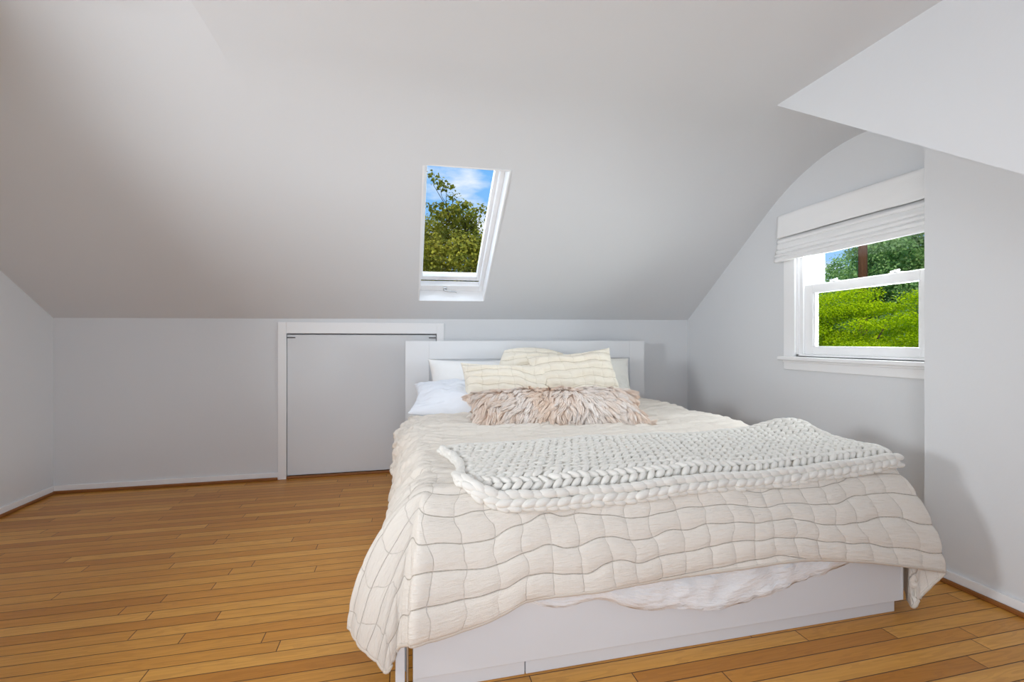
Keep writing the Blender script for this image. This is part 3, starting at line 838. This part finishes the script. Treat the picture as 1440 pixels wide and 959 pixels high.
# ------------------------------------------------------------------ outside
GZ = -3.0
tg = NT('lawn'); tg.principled(tg.mix(tg.noise(tg.obj(), 3, 4), srgb(70, 98, 36), srgb(112, 136, 58)), .95, .05)
struct(MB().box(-40, 70, 3.9, 70, GZ - .1, GZ).box(3.2, 70, -30, 3.9, GZ - .1, GZ).build('ground', tg.m))
BARK = mat_bark('tree bark', srgb(70, 54, 40), srgb(112, 92, 72))
POLE = mat_bark('weathered pole wood', srgb(58, 36, 24), srgb(112, 74, 50))
def leaves_mesh(name, centers, radii, count, size, mat, parent, seed, flat=1.0, shell=.55, tone0=.5, star=False):
    rg = np.random.default_rng(seed)
    centers = np.asarray(centers, float); radii = np.asarray(radii, float)
    wgt = radii[:, 0] * radii[:, 1] * radii[:, 2]; wgt = wgt ** .75; wgt /= wgt.sum()
    k = rg.choice(len(centers), count, p=wgt)
    d = rg.normal(size=(count, 3)); d /= np.linalg.norm(d, axis=1, keepdims=True)
    rr = shell + (1 - shell) * rg.random(count) ** .6
    p = centers[k] + d * radii[k] * rr[:, None] * (1 + .12 * rg.normal(size=(count, 1)))
    n = d * .6 + rg.normal(size=(count, 3)) * .55 + np.array([0, 0, .5]) * flat; n /= np.linalg.norm(n, axis=1, keepdims=True)
    t = np.cross(n, rg.normal(size=(count, 3))); t /= np.linalg.norm(t, axis=1, keepdims=True); b = np.cross(n, t)
    s = size * (.65 + .7 * rg.random(count))[:, None]
    shape = [(0, -.5), (.26, -.12), (.30, .18), (0, .55), (-.30, .18), (-.26, -.12)]
    if star: shape = [(0, -.5), (.5, -.25), (.28, .1), (0, .6), (-.28, .1), (-.5, -.25)]
    P = np.stack([p + t * a * s + b * c * s + n * (abs(a) * .25) * s for a, c in shape], 1).reshape(-1, 3)
    i = (np.arange(count) * 6)[:, None]
    F = np.concatenate([i + np.array([[0, 1, 2, 3]]), i + np.array([[0, 3, 4, 5]])])
    tone = np.clip(tone0 + .22 * rg.normal(size=count) + .25 * (rg.random(len(centers))[k] - .5) * 2, 0, 1)
    return mesh_obj(name, P, F, mat, parent, False, attrs={'tone': np.repeat(tone, 6)})
def limb(a, b, n, rg, j=.06):
    a = Vector(a); b = Vector(b); L = (b - a).length
    return [tuple(a.lerp(b, i / n) + Vector(rg.normal(size=3) * (j * L if 0 < i < n else 0))) for i in range(n + 1)]
def tree(name, base, crown_c, crown_r, nclump, clump_r, count, size, mat, seed, label, group=None, flat=1.0, squash=1.0, twigs=(), tone0=.5, shell=.55, star=False):
    rg = np.random.default_rng(seed)
    root = empty(name, base); tag(root, label, 'tree', group)
    base = np.array(base); cc = np.array(crown_c) - base; cr = np.array(crown_r)
    d = rg.normal(size=(nclump, 3)); d /= np.linalg.norm(d, axis=1, keepdims=True)
    rr = rg.random(nclump) ** .45
    cs = cc + d * cr * rr[:, None]
    rad = np.stack([clump_r * (.7 + .6 * rg.random(nclump))] * 3, 1) * np.array([1, 1, squash])
    tc = [np.array(tw) - base for tw in twigs]
    mb = MB()
    trunk = limb((0, 0, 0), cc * np.array([1, 1, .75]), 5, rg, .03)
    mb.tube(trunk, list(np.linspace(.22, .09, 6)), 9)
    mb.build('trunk', BARK, root, smooth=True)
    mb = MB()
    for q in cs[:: max(1, nclump // 16)]:
        st = Vector(trunk[2]).lerp(Vector(trunk[4]), rg.random()); mb.tube(limb(st, q, 4, rg, .05), list(np.linspace(.06, .012, 5)), 6)
    for q in tc:
        k = np.argmin(np.linalg.norm(cs - q, axis=1)); mb.tube(limb(cs[k], q + np.array([0, 0, .1]), 4, rg, .05), list(np.linspace(.014, .004, 5)), 5)
    mb.build('branch', BARK, root, smooth=True)
    fo = leaves_mesh('foliage', cs, rad, count, size, mat, root, seed, flat, shell, tone0, star)
    if len(tc):
        leaves_mesh('foliage', tc, np.array([(.24, .24, .12)] * len(tc)), 34 * len(tc), size * 1.15, mat, root, seed + 1, flat, .2, tone0 - .25, star)
    return root
LMAP = mat_leaf('maple leaves', srgb(128, 124, 38), srgb(202, 192, 82), .45)
LLOC = mat_leaf('locust leaves', srgb(122, 150, 4), srgb(206, 222, 26), .45)
LDRK = mat_leaf('oak leaves', srgb(90, 130, 60), srgb(178, 206, 132), .45)
# beyond the skylight (north of the back wall)
tree('maple_tree', (1.5, 13.3, GZ), (1.5, 13.3, 2.25), (3.0, 1.9, 2.2), 130, .55, 100000, .075, LMAP, 201, 'olive green maple tree seen through the skylight', twigs=((.66, 12, 5.25), (.86, 12, 5.12), (1.06, 12, 4.98), (.60, 12, 4.45), (.92, 12, 4.52), (1.22, 12, 4.75), (1.30, 12, 4.45), (1.52, 12, 4.55), (1.74, 12, 4.36), (2.0, 12, 4.5), (2.15, 12, 4.3), (.8, 12, 4.25), (1.1, 12, 4.25), (1.5, 12, 4.2)), star=True, tone0=.5)
tree('maple_tree', (2.6, 20.5, GZ), (2.6, 20.5, 2.2), (4.8, 2.3, 2.6), 90, .8, 40000, .13, LMAP, 205, 'farther olive green tree behind the maple in the skylight', star=True, tone0=.5)
# beyond the right window
tree('locust_tree', (13.6, 11.1, GZ), (13.6, 11.1, .80), (2.0, 2.9, 1.75), 56, .74, 85000, .055, LLOC, 211, 'bright yellow green locust tree filling the lower window pane', flat=1.6, squash=.32, tone0=.62, shell=.25)
tree('oak_tree', (20.5, 15.0, GZ), (20.5, 15.0, 3.4), (2.6, 2.7, 3.6), 120, .62, 60000, .12, LDRK, 221, 'tall green tree right of the utility pole in the window', tone0=.55)
tree('oak_tree', (22.5, 21.2, GZ), (22.5, 21.2, 1.0), (2.2, 2.2, 2.6), 70, .6, 30000, .12, LDRK, 223, 'lower green tree at the window\'s left edge under the sky', tone0=.65)
tree('oak_tree', (29.5, 24.6, GZ), (29.5, 24.6, 3.0), (3.0, 3.0, 4.0), 90, .75, 40000, .15, LDRK, 227, 'farthest green tree directly behind the utility pole', tone0=.55)
pl = empty('utility_pole', (16.8, 13.85, GZ)); tag(pl, 'brown wooden utility pole standing beyond the window among trees', 'pole')
MB().tube([(0, 0, 0), (0, 0, 3), (.01, 0, 6.2), (.0, 0, 9.5)], [.19, .17, .15, .13], 14).build('post', POLE, pl, smooth=True)
MB().tube([(-.22, -.2, 6.10), (.0, .0, 6.14), (.2, .32, 6.10)], .03, 8).box(-.25, -.1, -.28, -.12, 6.0, 6.2).build('bracket', M['metal'], pl)

# ------------------------------------------------------------------ light
sc = bpy.context.scene
wd = bpy.data.worlds.new('world'); sc.world = wd; wd.use_nodes = True
nt = wd.node_tree; nt.nodes.clear()
def N(t, **k):
    n = nt.nodes.new(t)
    for a, b in k.items(): setattr(n, a, b)
    return n
out = N('ShaderNodeOutputWorld'); bg = N('ShaderNodeBackground'); tc = N('ShaderNodeTexCoord')
sep = N('ShaderNodeSeparateXYZ'); nt.links.new(tc.outputs['Generated'], sep.inputs[0])
gr = N('ShaderNodeValToRGB'); nt.links.new(sep.outputs[2], gr.inputs[0])
gr.color_ramp.elements[0].position = 0; gr.color_ramp.elements[0].color = srgb(176, 214, 250)
gr.color_ramp.elements[1].position = .42; gr.color_ramp.elements[1].color = srgb(104, 178, 250)
mp = N('ShaderNodeMapping'); mp.inputs['Scale'].default_value = (4, 4, 11); nt.links.new(tc.outputs['Generated'], mp.inputs[0])
no = N('ShaderNodeTexNoise'); no.inputs['Scale'].default_value = 1.3; no.inputs['Detail'].default_value = 6; nt.links.new(mp.outputs[0], no.inputs['Vector'])
cr = N('ShaderNodeValToRGB'); nt.links.new(no.outputs['Fac'], cr.inputs[0])
cr.color_ramp.elements[0].position = .52; cr.color_ramp.elements[0].color = (0, 0, 0, 1)
cr.color_ramp.elements[1].position = .66; cr.color_ramp.elements[1].color = (1, 1, 1, 1)
mx = N('ShaderNodeMix', data_type='RGBA'); nt.links.new(cr.outputs[0], mx.inputs[0]); nt.links.new(gr.outputs[0], mx.inputs[6]); mx.inputs[7].default_value = srgb(244, 248, 255)
nt.links.new(mx.outputs[2], bg.inputs[0]); bg.inputs[1].default_value = 1.0
nt.links.new(bg.outputs[0], out.inputs[0])

def lamp(name, typ, loc, rot, energy, color=(1, 1, 1), **kw):
    l = bpy.data.lights.new(name, typ); l.energy = energy; l.color = color
    for k, v in kw.items(): setattr(l, k, v)
    o = link(bpy.data.objects.new(name, l)); o.location = loc; o.rotation_euler = rot
    return o
sun = lamp('sun', 'SUN', (0, 0, 10), (0, 0, 0), 3.2, (1, .96, .88), angle=R(1))
sun.rotation_euler = Vector((.55, .50, -.90)).to_track_quat('-Z', 'Y').to_euler()
# daylight coming in through an assumed dormer window behind the camera
DAY = (.905, .953, 1.0)
def facing(o, d): o.rotation_euler = Vector(d).to_track_quat('-Z', 'Y').to_euler()
# daylight through the assumed dormer window behind the camera, through the window on the right and through the skylight
facing(lamp('dormer_daylight', 'AREA', (-.40, YF - .02, 1.385), (0, 0, 0), 16, DAY, shape='RECTANGLE', size=1.2, size_y=1.25), (0, 1, 0))
facing(lamp('window_daylight', 'AREA', (XR + .55, 2.045, 1.35), (0, 0, 0), 54, DAY, shape='RECTANGLE', size=.8, size_y=.8), (-1, 0, 0))
facing(lamp('skylight_daylight', 'AREA', MSK @ Vector((SW / 2, SLEN / 2, .40)), (0, 0, 0), 4, DAY, shape='RECTANGLE', size=.5, size_y=1.0), -e3)
# two unseen fills added to brighten the room: left alcove, low behind the camera
facing(lamp('alcove_fill', 'AREA', (-1.9, 1.0, 1.3), (0, 0, 0), 17, DAY, shape='DISK', size=.5, spread=R(110)), (1, .35, .05))
facing(lamp('low_fill', 'AREA', (0, -.35, .5), (0, 0, 0), 9.5, DAY, shape='DISK', size=.6), (.45, .8, .35))

# ------------------------------------------------------------------ camera
cam = bpy.data.cameras.new('camera'); cam.sensor_width = 36; cam.lens = 645 / 1440 * 36; cam.clip_start = .05; cam.clip_end = 300
co_ = link(bpy.data.objects.new('camera', cam)); co_.location = (0, 0, 1.0); co_.rotation_euler = (R(90), 0, R(-13.1))
sc.camera = co_
sc.view_settings.view_transform = 'Standard'; sc.view_settings.look = 'None'; sc.view_settings.gamma = 1; sc.view_settings.exposure = .12
sc.view_settings.use_curve_mapping = False
sc.cycles.max_bounces = 12; sc.cycles.diffuse_bounces = 8; sc.cycles.transparent_max_bounces = 12
sc.cycles.use_denoising = True
sc.cycles.sample_clamp_indirect = 8
